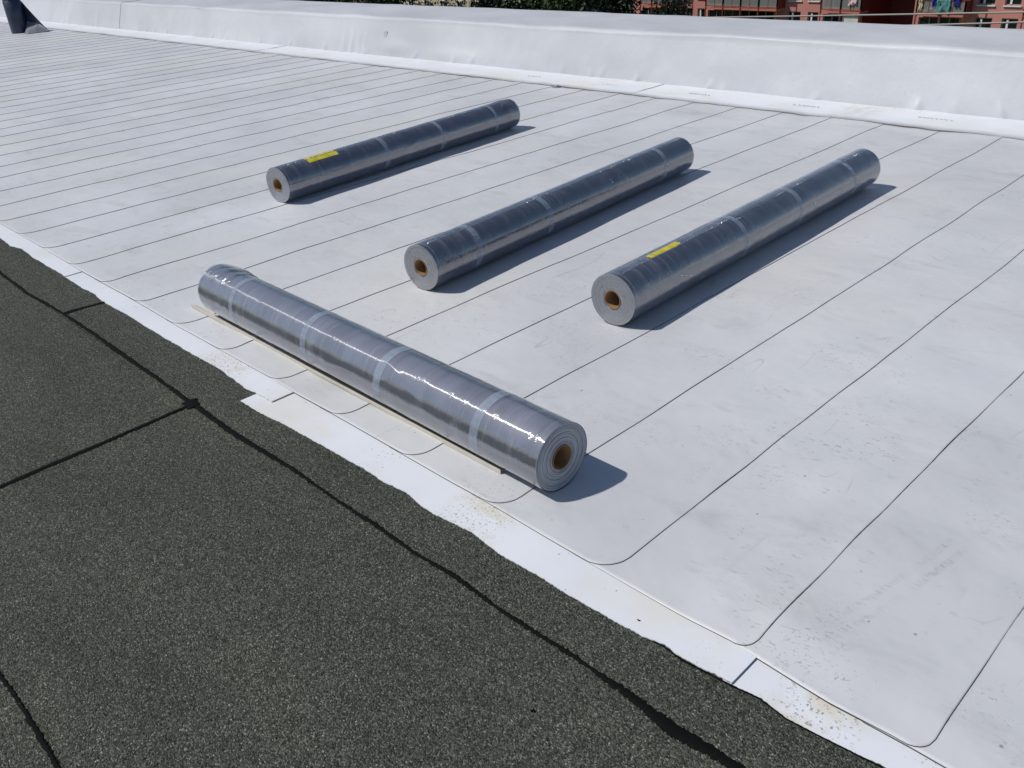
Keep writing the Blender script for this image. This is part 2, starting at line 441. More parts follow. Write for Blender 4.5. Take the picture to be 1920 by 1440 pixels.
def sheet_strip(name, xs, y0, y1, z0, z1, mat, parent, ncol=4, dark=None, seed=0):
    """flat sheet between two edge curves, with a thin cut edge all round"""
    V = []
    for a, x in enumerate(xs):
        f = a/(len(xs)-1)
        for b in range(ncol):
            g = b/(ncol-1)
            V.append((x, y0[a]*(1-g) + y1[a]*g, z0*(1-f) + z1*f))
    n, m = len(xs), ncol
    F = grid_faces(n, m); mi = [0]*len(F)
    rim = [a*m for a in range(n)] + [(n-1)*m+b for b in range(1, m)] + [a*m+m-1 for a in range(n-2, -1, -1)] + [b for b in range(m-2, 0, -1)]
    b0 = len(V)
    V += [(V[r][0], V[r][1], V[r][2]-0.003) for r in rim]
    for q in range(len(rim)):
        q2 = (q+1) % len(rim)
        F.append((rim[q2], rim[q], b0+q, b0+q2)); mi.append(1)
    return mk(name, V, F, [mat, dark or M_dark_edge], parent, False, mi)

def span(a, b, step): return np.linspace(a, b, max(2, int((b-a)/step)))
def bit_sheet(x0, x1, y0, y1, z):
    xs = span(x0, x1, 0.2)
    return sheet_strip('bitumen_sheet', xs, np.full(len(xs), y0), np.full(len(xs), y1), z, z, M_bit, roof, 6, M_tar)
bit_sheet(-30, -4.098, TARY, 1.345, 0.0030)
bit_sheet(-4.096, 8, TARY, 1.345, 0.0034)
bit_sheet(-14, -2.818, 0.141, TARY-0.002, 0.0032)
bit_sheet(-2.816, 6, 0.141, TARY-0.002, 0.0028)
bit_sheet(-30, -14.002, 0.141, TARY-0.002, 0.0029)
bit_sheet(-9, -0.2, -0.86, 0.139, 0.0031)
bit_sheet(-0.198, 8, -0.86, 0.139, 0.0027)
bit_sheet(-9, 8, -1.86, -0.862, 0.0030)

def strip_piece(x0, x1, tab, seed, z0, z1):
    xs = span(x0, x1, 0.006)
    r_ = np.random.default_rng(seed)
    jit = r_.normal(0, 0.0008, len(xs)) + 0.0014*np.sin(xs*31+seed)*np.sin(xs*4.1) + 0.0009*np.sin(xs*77+2*seed)*np.sin(xs*6.3+1)
    lo = np.interp(xs, tab[:,0], tab[:,1]) + jit
    hi = edge_y(xs) + 0.05
    return sheet_strip('edge_strip', xs, lo, hi, z0, z1, M_strip, roof, 3, M_strip)
strip_piece(-28, -4.60, BIT, 1, 0.0060, 0.0090)
strip_piece(-4.64, -2.606, BIT, 2, 0.0045, 0.0105)
strip_piece(-2.712, -0.690, BIT2, 3, 0.0045, 0.0108)
strip_piece(-0.712, 7.5, BIT2, 4, 0.0045, 0.0075)

def tar_line(pts, widths, z, seed, bits=0.4):
    pts = np.array(pts, float); r_ = np.random.default_rng(seed)
    seg = np.r_[0, np.cumsum(np.linalg.norm(np.diff(pts, axis=0), axis=1))]
    n = int(seg[-1]/0.0035)+2
    s = np.linspace(0, seg[-1], n)
    x = np.interp(s, seg, pts[:,0]); y = np.interp(s, seg, pts[:,1]); w = 0.95*np.interp(s, seg, widths)
    tx = np.gradient(x); ty = np.gradient(y); l = np.hypot(tx, ty); nx, ny = -ty/l, tx/l
    def rough(sc):
        a = r_.normal(0, 1, n + sc - 1); k = np.ones(sc)/sc
        return np.convolve(a, k, 'valid')*math.sqrt(sc)
    fa_ = np.minimum(w*0.13, 0.0016)
    L = w*(0.5 + 0.10*rough(61)) + fa_*(r_.normal(0, 1, n) + 0.6*rough(4)); Rr = w*(0.5 + 0.10*rough(61)) + fa_*(r_.normal(0, 1, n) + 0.6*rough(4))
    L = np.maximum(L, 0.0012); Rr = np.maximum(Rr, 0.0012)
    V = []
    for k in range(n):
        for g, zz in ((-1, z-0.0025), (-0.6, z+0.0012), (0, z+0.0020), (0.6, z+0.0012), (1, z-0.0025)):
            q = g*(L[k] if g > 0 else Rr[k])
            V.append((x[k]+nx[k]*q, y[k]+ny[k]*q, zz))
    return mk('tar_seam', V, grid_faces(n, 5), M_tar, roof, True)
tar_line([(-16,1.08),(-4.964,1.084),(-4.542,1.074),(-4.131,1.087),(-3.684,1.089),(-3.206,1.082),(-2.84,1.075),(-2.518,1.067),(-2.144,1.08),
    (-1.907,1.074),(-1.755,1.077),(-1.559,1.072),(-1.418,1.082),(-1.25,1.073),(-1.124,1.075),(-0.993,1.08),(-0.913,1.078),(-0.806,1.074),
    (-0.715,1.063),(-0.629,1.071),(-0.57,1.074),(0.3,1.07),(3,1.075)],
    [0.020,0.018,0.022,0.026,0.018,0.020,0.024,0.020,0.012,0.011,0.015,0.010,0.014,0.011,0.014,0.015,0.017,0.024,0.034,0.028,0.026,0.02,0.02], 0.0056, 3)
tar_line([(-4.113,1.086),(-4.11,1.164),(-4.088,1.272)], [0.035,0.030,0.028], 0.0052, 4)
tar_line([(-2.829,1.069),(-2.82,0.884),(-2.818,0.715),(-2.817,0.557),(-2.812,0.408),(-2.815,0.14)], [0.030,0.024,0.026,0.022,0.026,0.03], 0.0050, 5)
tar_line([(-2.86,1.076),(-2.80,1.070)], [0.052,0.040], 0.0062, 6)
tar_line([(-6,0.145),(-1.973,0.142),(-1.831,0.145),(-1.725,0.142),(-1.59,0.139),(2,0.14)], [0.012,0.011,0.008,0.012,0.009,0.012], 0.0050, 7)
# tar bleeding out below the white strip on the right
tar_line([(-0.90,1.235),(-0.863,1.238),(-0.81,1.232),(-0.692,1.242),(-0.625,1.252),(-0.557,1.242),(-0.465,1.250),(-0.362,1.262)],
    [0.001,0.003,0.007,0.006,0.004,0.002,0.003,0.004], 0.0048, 8)

# ------------------------------------------------------------------ parapet
LAP = -16.86
pw1 = waves(21, 6, 0.45, 1.5); pw2 = waves(22, 7, 0.12, 0.35); pw3 = waves(23, 5, 1.5, 5.0); pw4 = waves(24, 6, 0.3, 0.8)
parapet = tag(empty('parapet_wall', (0, 7.4, 0)), 'long low parapet wrapped in white membrane along the far roof edge', 'parapet')
prof = []                                  # (y, z, wrinkle weight)
for a in np.linspace(0, 1, 22): prof.append((6.845 + 0.125*a**1.15, 0.013 + 0.392*a, (1-a)**0.8*1.0 + 0.16))
for a in np.linspace(0.12, 1, 7):
    th = a*math.pi/2*0.96
    prof.append((6.970 + 0.052*math.sin(th)*0 + 0.050*(1-math.cos(th)), 0.405 + 0.045*math.sin(th), 0.12*(1-a)+0.05))
for a in np.linspace(0.08, 1, 9): prof.append((7.022 + 0.985*a, 0.4495 + 0.010*a, 0.10))
for a in (0.25, 0.6, 1.0):
    th = a*math.pi/2; prof.append((8.007 + 0.035*math.sin(th), 0.4595 - 0.035*(1-math.cos(th)), 0.04))
prof.append((8.046, 0.26, 0.0))
puck = [(rng.uniform(-22, 4), rng.uniform(0.01, 0.07), rng.uniform(-0.9, 0.9), rng.uniform(0.006, 0.016), rng.uniform(0.02, 0.045)) for _ in range(64)]
def cladding(x0, x1, step, yoff):
    xs = span(x0, x1, step); P = np.array(prof)
    X = np.repeat(xs[:,None], len(P), 1); Yy = np.repeat(P[None,:,0], len(xs), 0); Z = np.repeat(P[None,:,1], len(xs), 0); W = P[None,:,2]
    low = np.exp(-np.maximum(Z-0.01, 0)/0.06)
    disp = W*(0.0050*pw1(X, Z*2.2) + 0.0018*pw4(X, Z*1.4)) + 0.0030*low*pw2(X, 0*Z)*(0.5+0.5*np.clip(pw3(X*1.3+9, 0*Z), -1, 1.5)) + 0.006*pw3(X, 0*Z)*(Z < 0.44)
    for (px, pz, sl, am, wd) in puck:
        disp = disp + am*np.exp(-(((X-px) - sl*(Z-pz))/wd)**2 - ((Z-pz)/0.055)**2)*(Z < 0.4)
    # upright folds and a pillow where the sheet was pulled
    for (fx, am, wd, le) in ((-10.02, .009, .045, .0), (-9.86, .012, .04, .05), (-9.70, .009, .05, -.1), (-9.60, .010, .03, .12), (-17.9, .012, .08, .25), (-19.3, .014, .10, .3), (-13.2, .010, .12, -.25)):
        disp = disp + am*np.exp(-(((X-fx) - le*Z)/wd)**2)*np.clip((0.40-Z)/0.25, 0, 1)
    disp = disp + 0.022*np.exp(-((X+9.0)/0.32)**2 - ((Z-0.13)/0.07)**2)*(Z < .4)
    disp = disp + 0.016*np.exp(-((X+7.9)/0.5)**2 - ((Z-0.10)/0.06)**2)*(Z < .4)
    face = (Z < 0.43)
    Yy = Yy - disp*face - yoff*face
    ztop = np.where(~face, 0.0045*pw1(X*0.8, Yy*1.3) + yoff, 0)
    Z = Z + ztop*(Yy < 8.02)
    V = np.stack([X, Yy-7.4, Z], 2).reshape(-1, 3)
    F = [f[::-1] for f in grid_faces(len(xs), len(P))]
    mi = [0]*len(F)
    m = len(P); b0 = len(V)
    low_ = V[[k*m for k in range(len(xs))]].copy(); low_[:,1] += 0.006; low_[:,2] -= 0.012
    V = np.concatenate([V, low_])
    for k in range(len(xs)-1):
        F.append((k*m, (k+1)*m, b0+k+1, b0+k)); mi.append(1)
    b1 = len(V)
    end = V[[(len(xs)-1)*m+j for j in range(m)]].copy(); end[:,1] += 0.004*(prof[0][0] < 9); end[:,0] += 0.0035; end[:,2] -= 0.003
    V = np.concatenate([V, end])
    for j in range(m-1):
        F.append(((len(xs)-1)*m+j, (len(xs)-1)*m+j+1, b1+j+1, b1+j)); mi.append(1)
    return mk('cladding_sheet', V, F, [M_wall_mem, M_dark_edge], parapet, True, mi)
cladding(-31.5, LAP, 0.03, 0.004)
cladding(LAP-0.08, 6.5, 0.018, 0.0)
boxo('core', M_conc, parapet, (-31.6, 6.6, 6.99-7.4, 8.03-7.4, -0.32, 0.40))
boxo('coping', M_render, parapet, (-31.6, 6.6, 8.034-7.4, 8.06-7.4, -0.32, 0.44))

# white strip along the parapet foot
xs_all = [(-31.5, -21.0), (-21.06, -11.4), (-11.46, -5.0), (-5.06, 1.6), (1.54, 6.5)]
for k, (a, b) in enumerate(xs_all):
    xs = span(a, b, 0.03); r_ = np.random.default_rng(70+k)
    wob = waves(90+k, 5, 0.15, 0.9); lift = waves(120+k, 5, 0.2, 0.7)
    lo = 6.335 + 0.010*wob(xs, 0*xs); V = []
    if k == 1:
        lo = lo + 0.0
    n, m = len(xs), 6
    for q in range(n):
        for g in np.linspace(0, 1, m):
            V.append((xs[q], lo[q]*(1-g) + 6.90*g - 7.4, 0.0195 + 0.0035*q/n + 0.006*g + 0.0018*float(lift(xs[q], g*2))))
    F = [f[::-1] for f in grid_faces(n, m)]; F = grid_faces(n, m); mi = [0]*len(F)
    b0 = len(V); V += [(V[q*m][0], V[q*m][1], V[q*m][2]-0.006) for q in range(n)]
    for q in range(n-1): F.append((q*m, q*m+m if False else (q+1)*m, b0+q+1, b0+q)); mi.append(1)
    mk('foot_strip', V, F, [M_strip, simple('dusty_edge_%d' % k, (0.30, 0.25, 0.18), 0.9)], parapet, True, mi)

# printed dashes on the foot strip
for (ax, ay, bx, by) in ((-4.55, 6.60, -4.34, 6.60), (-3.56, 6.59, -3.33, 6.60), (-2.58, 6.615, -2.34, 6.63), (-5.52, 6.59, -5.33, 6.59), (-6.5, 6.6, -6.3, 6.6)):
    v, f = [], []
    x = ax
    while x < bx:
        w = random.uniform(0.010, 0.030)
        box(v, f, x, x+w, ay-7.4-0.004, ay-7.4+0.004, 0.024, 0.0305)
        x += w + random.uniform(0.006, 0.022)
    mk('print_mark', v, f, M_print, parapet)
# ------------------------------------------------------------------ wrapped membrane rolls
def ringed_end(x, rc, r, sgn, rad_noise):
    """annulus made of wound layers, each a little in or out"""
    pr = []
    rr = rc; k = 0; r_ = np.random.default_rng(int(abs(x)*1000)+5)
    while rr < r - 0.0012:
        w = r_.uniform(0.0016, 0.0038); d = r_.uniform(-0.0012, 0.0012)
        e = min(rr+w, r)
        pr += [(rr+0.0003, d), (e-0.0005, d), (e-0.0002, d-0.0014), ]
        rr = e
    pr.append((r, -0.001))
    n = 72; V, F = [], []
    for (q, d) in pr:
        for a in range(n):
            th = 2*math.pi*a/n
            off = 0.0007*math.sin(3*th+q*400)
            V.append((x + sgn*d, (q+off*(q > rc+.002)*(q < r-.002))*math.cos(th), (q+off*(q > rc+.002)*(q < r-.002))*math.sin(th)))
    F = grid_faces(len(pr), n, 0, True)
    if sgn > 0: F = [f[::-1] for f in F]
    return V, F

def shell(L0, L1, rf, nx, na, a0=0.0, a1=2*math.pi):
    """tube wall along local X; rf(x, th) gives the radius"""
    wrap = abs(a1-a0-2*math.pi) < 1e-6
    xs = np.linspace(L0, L1, nx); th = np.linspace(a0, a1, na, endpoint=not wrap)
    V = []
    for x in xs:
        for t_ in th:
            q = rf(x, t_); V.append((x, q*math.cos(t_), q*math.sin(t_)))
    return V, [f[::-1] for f in grid_faces(nx, na, 0, wrap)]

def make_roll(loc, deg, r, L, body, film, label, bands, seed, core=0.37, labels=(), marks=(), bunch=None, folds=((101, 0.01, 0.985),), zoff=0.0165):
    """local X runs from the end near the camera to the far end; th = angle, Z up is pi/2"""
    o = tag(empty('membrane_roll', (loc[0], loc[1], zoff), R(deg)), label, 'roll', 'wrapped rolls of roofing membrane on the roof')
    rc = r*core; r_ = np.random.default_rng(seed)
    ph = r_.uniform(0, 6.28, 8)
    def body_r(x, t_):
        return r*(1 + 0.004*math.sin(2.1*x*2+ph[0]) + 0.005*math.sin(t_*2+ph[1]) + 0.003*math.sin(3*t_+5*x+ph[2])) - 0.0016
    def lift(V): return [(a, b, c) for a, b, c in V]
    hold = empty('x'); bpy.data.objects.remove(hold)
    def part(name, V, F, mats, smooth=True, parent=o):
        p = mk(name, V, F, mats, parent, smooth)
        if parent is o: p.location = (0, 0, r)
        return p
    V, F = shell(0.0, L, body_r, 60, 96)
    bd = part('wound_membrane', V, F, body)
    for (x, sg) in ((0.0, -1), (L, 1)):
        V, F = ringed_end(x, rc, r-0.0018, sg, 0)
        part('end_layers', V, F, M_end, False)
    # cardboard core, open right through
    ri = rc - 0.0045
    V1, F1 = shell(-0.004, L+0.004, lambda x, t_: rc, 8, 40)
    V2, F2 = shell(-0.004, L+0.004, lambda x, t_: ri, 8, 40); n1 = len(V1)
    V = V1+V2; F = F1 + [tuple(n1+q for q in f[::-1]) for f in F2]
    for base in (0, 7*40):
        for a in range(40):
            a2 = (a+1) % 40; q = (base+a, base+a2, n1+base+a2, n1+base+a); F.append(q if base else q[::-1])
    part('core_tube', V, F, M_card, True)
    # stretch film
    ff = [(r_.uniform(0, L), r_.uniform(0, 6.28), r_.uniform(0.0004, 0.0013), r_.uniform(0.01, 0.05), r_.uniform(0.15, 0.6), r_.uniform(-6, 6)) for _ in range(70)]
    fa = np.array(ff)
    def film_r(x, t_):
        dth = (t_ - fa[:,1] + fa[:,5]*0 + np.pi) % (2*np.pi) - np.pi
        s = (fa[:,2]*np.exp(-((x-fa[:,0]-0.05*dth*fa[:,5])/fa[:,3])**2 - (dth/fa[:,4])**2)).sum()
        q = body_r(x, t_) + 0.0016 + min(s, 0.0028)
        return q
    V, F = shell(-0.003, L+0.003, film_r, 150, 110)
    part('stretch_film', V, F, film)
    # film folded over the rim of the near and far ends, creased
    for (x, sg, on) in ((0.0, -1, seed != 34), (L, 1, True)):
        if not on: continue
        n, m = 84, 9; V = []
        w1, w2 = r_.uniform(0, 6.28, 2)
        for k in range(m):
            g = k/(m-1)
            for a in range(n):
                th = 2*math.pi*a/n
                rin = r*(core + 0.04 + 0.015*math.sin(2*th+w1) + 0.01*math.sin(5*th+w2))
                q = (r+0.0004)*(1-g) + rin*g
                xo = 0.0030 + 0.0007*math.sin(17*th+6*g) * g + 0.0006*math.sin(31*th-9*g)*g
                if k == 0: xo = 0.0026
                V.append((x + sg*xo, q*math.cos(th), q*math.sin(th)))
        F = grid_faces(m, n, 0, True)
        if sg > 0: F = [f[::-1] for f in F]
        part('film_rim', V, F, film)
    for fb in bands:
        w = 0.036*r_.uniform(0.85, 1.15); x0 = fb*L; sk = r_.uniform(-0.012, 0.012)
        V, F = [], []
        th = np.linspace(0, 2*math.pi, 84, endpoint=False)
        for k in range(4):
            for t_ in th:
                x = x0 + (k/3-0.5)*w + sk*math.sin(t_)
                q = film_r(x, t_) + 0.0007
                V.append((x, q*math.cos(t_), q*math.sin(t_)))
        part('tape_band', V, [f[::-1] for f in grid_faces(4, 84, 0, True)], M_tape)
    for (f0, f1, t0, t1) in labels:
        V = []
        n, m = 26, 8
        for k in range(n):
            for j in range(m):
                t_ = R(t0) + (R(t1)-R(t0))*j/(m-1)
                x = f0*L + (f1-f0)*L*k/(n-1) + 0.003*math.sin(j*1.7)*(k in (0, n-1))
                q = film_r(x, t_) + 0.0006
                V.append((x, q*math.cos(t_), q*math.sin(t_)))
        part('product_label', V, [f[::-1] for f in grid_faces(n, m)], M_yellow)
    for (ft, x0, x1) in folds:                           # faceted film ridge added along the crest for sun glints
        n = int((x1-x0)*L/0.005); V = []; th0 = R(ft); dr = 0.0
        for k in range(n):
            x = x0*L + (x1-x0)*L*k/(n-1); dr = 0.93*dr + r_.normal(0, 0.010)
            act = max(0.0, math.sin(x*9+seed)+0.55*math.sin(x*23+2*seed)+0.25)
            for j in range(4):
                t_ = th0 + dr*0.6 + (j-1.5)*0.026
                q = film_r(x, t_) + 0.0006 + (0.0 if j in (0, 3) else abs(r_.normal(0, 0.0030))*min(1, act))
                V.append((x + r_.normal(0, 0.0010), q*math.cos(t_), q*math.sin(t_)))
        part('film_glint_ridge', V, [f[::-1] for f in grid_faces(n, 4)], M_glint, False)
    for (f0, t0, ln, hgt) in marks:                      # torn slivers of film standing off the surface
        V = []; n = 9
        for k in range(n):
            g = k/(n-1)
            for j in (0, 1, 2):
                t_ = R(t0) + (g-0.5)*hgt/r + 0.02*math.sin(k*2.1)
                x = f0*L + ln*(g-0.5) + 0.004*math.sin(k*1.9)
                q = film_r(x, t_) + 0.0005 + (0, 0.006*math.sin(math.pi*g), 0.0006)[j]
                V.append((x + (j-1)*0.0045, q*math.cos(t_), q*math.sin(t_)))
        part('film_tear', V, [f[::-1] for f in grid_faces(n, 3)], M_film_crease)
    if bunch:                                             # bunched film round one end
        x0, x1, th0, th1, amp = bunch
        n, m = 40, 90; V = []
        bw = waves(seed+60, 7, 0.05, 0.14)
        for k in range(n):
            g = k/(n-1); x = x0 + (x1-x0)*g
            for j in range(m):
                t_ = R(th0) + (R(th1)-R(th0))*j/(m-1)
                env = math.sin(math.pi*j/(m-1))**0.6
                ed = math.sin(math.pi*min(1, max(0, g)))**0.5
                q = r + 0.001 + env*ed*amp*(0.75 + 0.45*float(bw(x, t_*r)))
                V.append((x + 0.006*math.sin(j*0.31+k), q*math.cos(t_), q*math.sin(t_)))
        part('film_bunch', V, [f[::-1] for f in grid_faces(n, m)], M_film_crease)
    return o

ZS = 0.0165
make_roll((-4.765, 2.649), 96.21, 0.1081, 2.222, M_navy, M_film,
    'navy wrapped roll with yellow label lying farthest back, nearest the parapet', (0.37, 0.612, 0.878), 31,
    labels=((0.098, 0.205, 82, 122),), bunch=(2.222*0.93, 2.222*1.0, 50, 190, 0.004))
make_roll((-2.971, 2.282), 95.24, 0.1059, 2.247, M_navy, M_film,
    'navy wrapped roll without yellow label, middle of the three parallel rolls', (0.125, 0.368, 0.855), 32,
    marks=((0.615, 145, 0.012, 0.022),))
make_roll((-2.058, 2.515), 92.17, 0.1074, 2.298, M_navy2, M_film,
    'slate blue wrapped roll with small yellow label, rightmost of the parallel rolls', (0.372, 0.598, 0.862), 33,
    labels=((0.10, 0.195, 84, 102),),
    marks=((0.16, 176, 0.09, 0.03), (0.66, 172, 0.010, 0.02), (0.38, 112, 0.07, 0.006)))
make_roll((-1.451, 1.540), 178.99, 0.1073, 2.039, M_grey, M_film_front,
    'silvery grey wrapped roll lying crosswise in front beside the bitumen', (0.128, 0.368, 0.590, 0.858), 34,
    bunch=(2.039*0.90, 2.039*1.003, 45, 200, 0.006), folds=())

# cream steel angle strip beside the front roll
v, f = [], []
box(v, f, -3.665, -1.640, 0.0, 0.0016, 0.0, 0.0150)
box(v, f, -3.665, -1.640, 0.0017, 0.026, 0.0, 0.0014)
ang = mk('steel_angle_strip', v, f, M_metal)
ang.location = (0, 1.468, 0.0172); ang.rotation_euler = (0, 0, 0)
# slight skew: swing about its left end
piv = Vector((-3.665, 1.496, 0.0172)); ang.data.transform(Matrix.Translation((3.665, 0, 0))); ang.location = piv; ang.rotation_euler = (0, 0, R(-0.70))
tag(ang, 'thin cream steel angle strip lying along the silvery front roll', 'metal strip')

# ------------------------------------------------------------------ half unrolled roll standing at the far left
st = tag(empty('standing_roll', (-18.77, 5.79, 0.0165)), 'dark blue membrane roll standing on end with its sheet pulled out, far left', 'roll')
sheet_m = simple('dark_blue_membrane', (0.022, 0.032, 0.062), 0.38, var=0.25, scale=7, bump=0.1)
def lit_foot_m():  # same sheet, its sunlit grey put into the colour
    t = NT('blue_grey_lit_foot'); c = t.coord()
    b = t.mix(t.mr(t.noise(c, 9, 3), 0.35, 0.65), (0.17, 0.18, 0.215), (0.24, 0.25, 0.28))
    return t.done(t.pbr(b, 0.35, t.bump(t.noise(c, 14, 3), 0.3, 0.01)))
sheet_lit = lit_foot_m()
n = 56; V = []; H = 0.60
for k, (z, dr) in enumerate(((0.0, 0.0), (0.1, 0.002), (0.3, 0.003), (0.535, 0.002), (0.54, -0.006), (H, -0.007))):
    for a in range(n):
        th = 2*math.pi*a/n
        q = 0.143 + dr + 0.004*math.sin(2*th) + 0.012*(a/n)
        V.append((q*math.cos(th), q*math.sin(th), z))
F = [f[::-1] for f in grid_faces(6, n, 0, True)]
F = grid_faces(6, n, 0, True); F = [f[::-1] for f in F]
mk('wound_sheet', V, F, sheet_m, st, True)
V = []; turns = 3.2; n2 = 150                        # spiral top
for k in range(n2):
    th = 2*math.pi*turns*k/(n2-1); q = 0.06 + 0.082*k/(n2-1)
    for z in (H-0.05, H): V.append((q*math.cos(th), q*math.sin(th), z))
mk('inner_coil', V, grid_faces(n2, 2), sheet_m, st, True)
# the pulled-out sheet: dark upright fold, then a flared foot painted pale for the sun on it
rows_ = [  # along the pull: (top point, fold point, ground point) in world metres
    ((-18.70, 5.93, 0.545), (-18.745, 5.915, 0.22), (-18.66, 5.845, 0.0175)),
    ((-18.63, 5.955, 0.455), (-18.66, 5.945, 0.190), (-18.44, 5.74, 0.0175)),
    ((-18.53, 5.985, 0.355), (-18.56, 5.975, 0.170), (-18.25, 5.73, 0.0175)),
    ((-18.43, 6.02, 0.250), (-18.45, 6.01, 0.175), (-18.21, 5.84, 0.0175)),
    ((-18.31, 6.06, 0.130), (-18.315, 6.055, 0.105), (-18.20, 5.96, 0.022)),
    ((-18.19, 6.10, 0.035), (-18.19, 6.095, 0.034), (-18.185, 6.05, 0.031))]
A = np.array(rows_); nr = 31
tt = np.linspace(0, 5, nr); V = []
for t_ in tt:
    pt = [np.array([np.interp(t_, range(6), A[:,j,c]) for c in range(3)]) for j in range(3)]
    for g in np.linspace(0, 1, 9)[:-1]: V.append(pt[0]*(1-g)+pt[1]*g)
    for g in np.linspace(0, 1, 10):
        q = pt[1]*(1-g)+pt[2]*g; q[2] -= 0.05*math.sin(math.pi*g)*(pt[1][2]); q[2] = max(q[2], 0.0172); V.append(q)
V = np.array(V) - np.array([-18.77, 5.79, 0.0165])
F = grid_faces(nr, 18); mi = []
for q in range(nr-1): mi += [0]*8 + [1]*9
fl = mk('pulled_out_sheet', V, F, [sheet_m, sheet_lit], st, True, mi)
so_ = fl.modifiers.new('thick', 'SOLIDIFY'); so_.thickness = 0.002

# ------------------------------------------------------------------ small things on the roof
def scrap(name, loc, sx, sy, h, mat, label, cat, seed, rz=0.3):
    w = waves(seed, 5, sx*0.5, sx*1.4); V = []
    n, m = 12, 8
    for i in range(n):
        for j in range(m):
            x, y = (i/(n-1)-.5)*sx, (j/(m-1)-.5)*sy
            V.append((x, y*(1-0.5*abs(x/sx)), h*(0.12 + 0.8*(x/sx+0.5)**2 + 0.25*abs(float(w(x, y))))))
    o = mk(name, V, [f for f in grid_faces(n, m)], mat, None, True)
    o.location = loc; o.rotation_euler = (0, 0, rz)
    s_ = o.modifiers.new('thick', 'SOLIDIFY'); s_.thickness = 0.002; s_.offset = 1
    return tag(o, label, cat)
scrap('membrane_scrap', (-5.857, 6.31, 0.0165), 0.075, 0.04, 0.02, M_scrap, 'small curled dark scrap lying at the foot of the parapet', 'scrap', 3)
def blob(name, loc, r0, h, mat, label, cat, seed, squash=1.0):
    r_ = np.random.default_rng(seed); n = 22; V = [(0, 0, h)]
    for (g, z) in ((0.45, 0.85), (0.8, 0.55), (1.0, 0.0)):
        for a in range(n):
            th = 2*math.pi*a/n; q = r0*g*(1 + 0.25*math.sin(3*th+seed) + 0.18*math.sin(5*th+2*seed) + r_.normal(0, .07))
            V.append((q*math.cos(th), q*math.sin(th)*squash, h*z))
    F = [(0, 1+a, 1+(a+1) % n) for a in range(n)] + [f[::-1] for f in grid_faces(3, n, 1, True)]
    F = [(0, 1+a, 1+(a+1) % n) for a in range(n)] + [f for f in grid_faces(3, n, 1, True)]
    o = mk(name, V, F, mat, None, True); o.location = loc
    return tag(o, label, cat)
blob('tar_splash', (-0.956, 1.263, 0.0078), 0.009, 0.003, M_tar, 'small black tar splash on the white strip, lower right', 'tar splash', 5, 0.5)
blob('tar_dab', (-0.961, 0.905, 0.0028), 0.006, 0.004, M_tar, 'small black tar dab on the green-grey bitumen below the long seam', 'tar dab', 8, 0.8)
v, f = [], []; box(v, f, -0.030, 0.030, -0.004, 0.02, -0.035, 0.035)
pch = mk('glued_patch', v, f, M_patch); pch.location = (-9.19, 6.912, 0.262); pch.rotation_euler = (R(-12), 0, 0)
tag(pch, 'small grey square patch stuck on the parapet face beside the folds', 'patch')

# ------------------------------------------------------------------ beyond the parapet: ground, red block, cream block, trees, cables
G0 = -16.0
M_grass = simple('courtyard_grass', (0.055, 0.085, 0.032), 0.95, var=0.35, scale=0.15)
mk('ground', [(-1500,-1500,G0),(1500,-1500,G0),(1500,1500,G0),(-1500,1500,G0)], [(0,1,2,3)], M_grass)
tag(bpy.data.objects['ground'], kind='structure')
# the building the roof belongs to
low_b = boxo('building_wall', M_render, None, (-34, 14, -9, 8.03, G0, -0.325))
tag(low_b, 'plastered outer walls of the block that carries the white roof', 'building')

M_pink = simple('terracotta_pink_render', (0.58, 0.245, 0.20), 0.9, var=0.06, scale=0.6)
M_red = simple('dark_red_paint_and_shade', (0.17, 0.028, 0.022), 0.6, var=0.1, scale=2)
M_slab = simple('salmon_slab', (0.55, 0.20, 0.14), 0.85, var=0.08, scale=1)
M_frame = simple('white_window_frame', (0.80, 0.80, 0.78), 0.4)
M_gframe = simple('grey_window_frame', (0.30, 0.30, 0.30), 0.5)
M_sill = simple('white_sill', (0.80, 0.77, 0.70), 0.5)
M_inside = simple('dim_room', (0.025, 0.02, 0.02), 0.9)
def glass_m(name, tint, alpha):
    t = NT(name)
    p = t.new('ShaderNodeBsdfPrincipled'); p.inputs['Base Color'].default_value = tuple(tint)+(1,)
    p.inputs['Roughness'].default_value = 0.06
    tr = t.new('ShaderNodeBsdfTransparent'); m = t.new('ShaderNodeMixShader')
    m.inputs[0].default_value = alpha
    t.set(m.inputs[1], tr.outputs[0]); t.set(m.inputs[2], p.outputs[0])
    return t.done(m.outputs[0])
M_pane = glass_m('window_glass', (0.012, 0.014, 0.018), 0.9)
M_bglass = glass_m('balcony_glass', (0.30, 0.31, 0.29), 0.55)
M_curtain = simple('cream_curtain', (0.66, 0.64, 0.54), 0.9, var=0.08, scale=3)

YF = 85.0
red = tag(empty('red_apartment_block', (-38, YF+6, G0)), 'terracotta red apartment block with glazed balconies behind the parapet', 'building')
OX, OY, OZ = 38, -(YF+6), -G0              # world to local
def rbox(name, mat, parent, *dims, base=None):
    v, f = [], []
    for d in dims: box(v, f, d[0]+OX, d[1]+OX, d[2]+OY, d[3]+OY, d[4]+OZ, d[5]+OZ)
    return mk(name, v, f, mat, parent)
Z0, Z1, HEAD0, SILLH, PITCH = G0, 2.0, -8.85, 1.80, 2.80
FLOORS = (0, 1)                            # storeys that the parapet leaves in view
wins = [(-60.0, -58.65), (-57.95, -57.05), (-47.4, -46.0), (-45.25, -44.15), (-29.7, -28.3), (-27.55, -26.25)]
bays = [(-65.6, -60.9, 3), (-57.0, -48.55, 4), (-44.0, -39.9, 2), (-34.85, -30.6, 2), (-26.0, -17.5, 4)]
RECESS = (-39.7, -35.0)

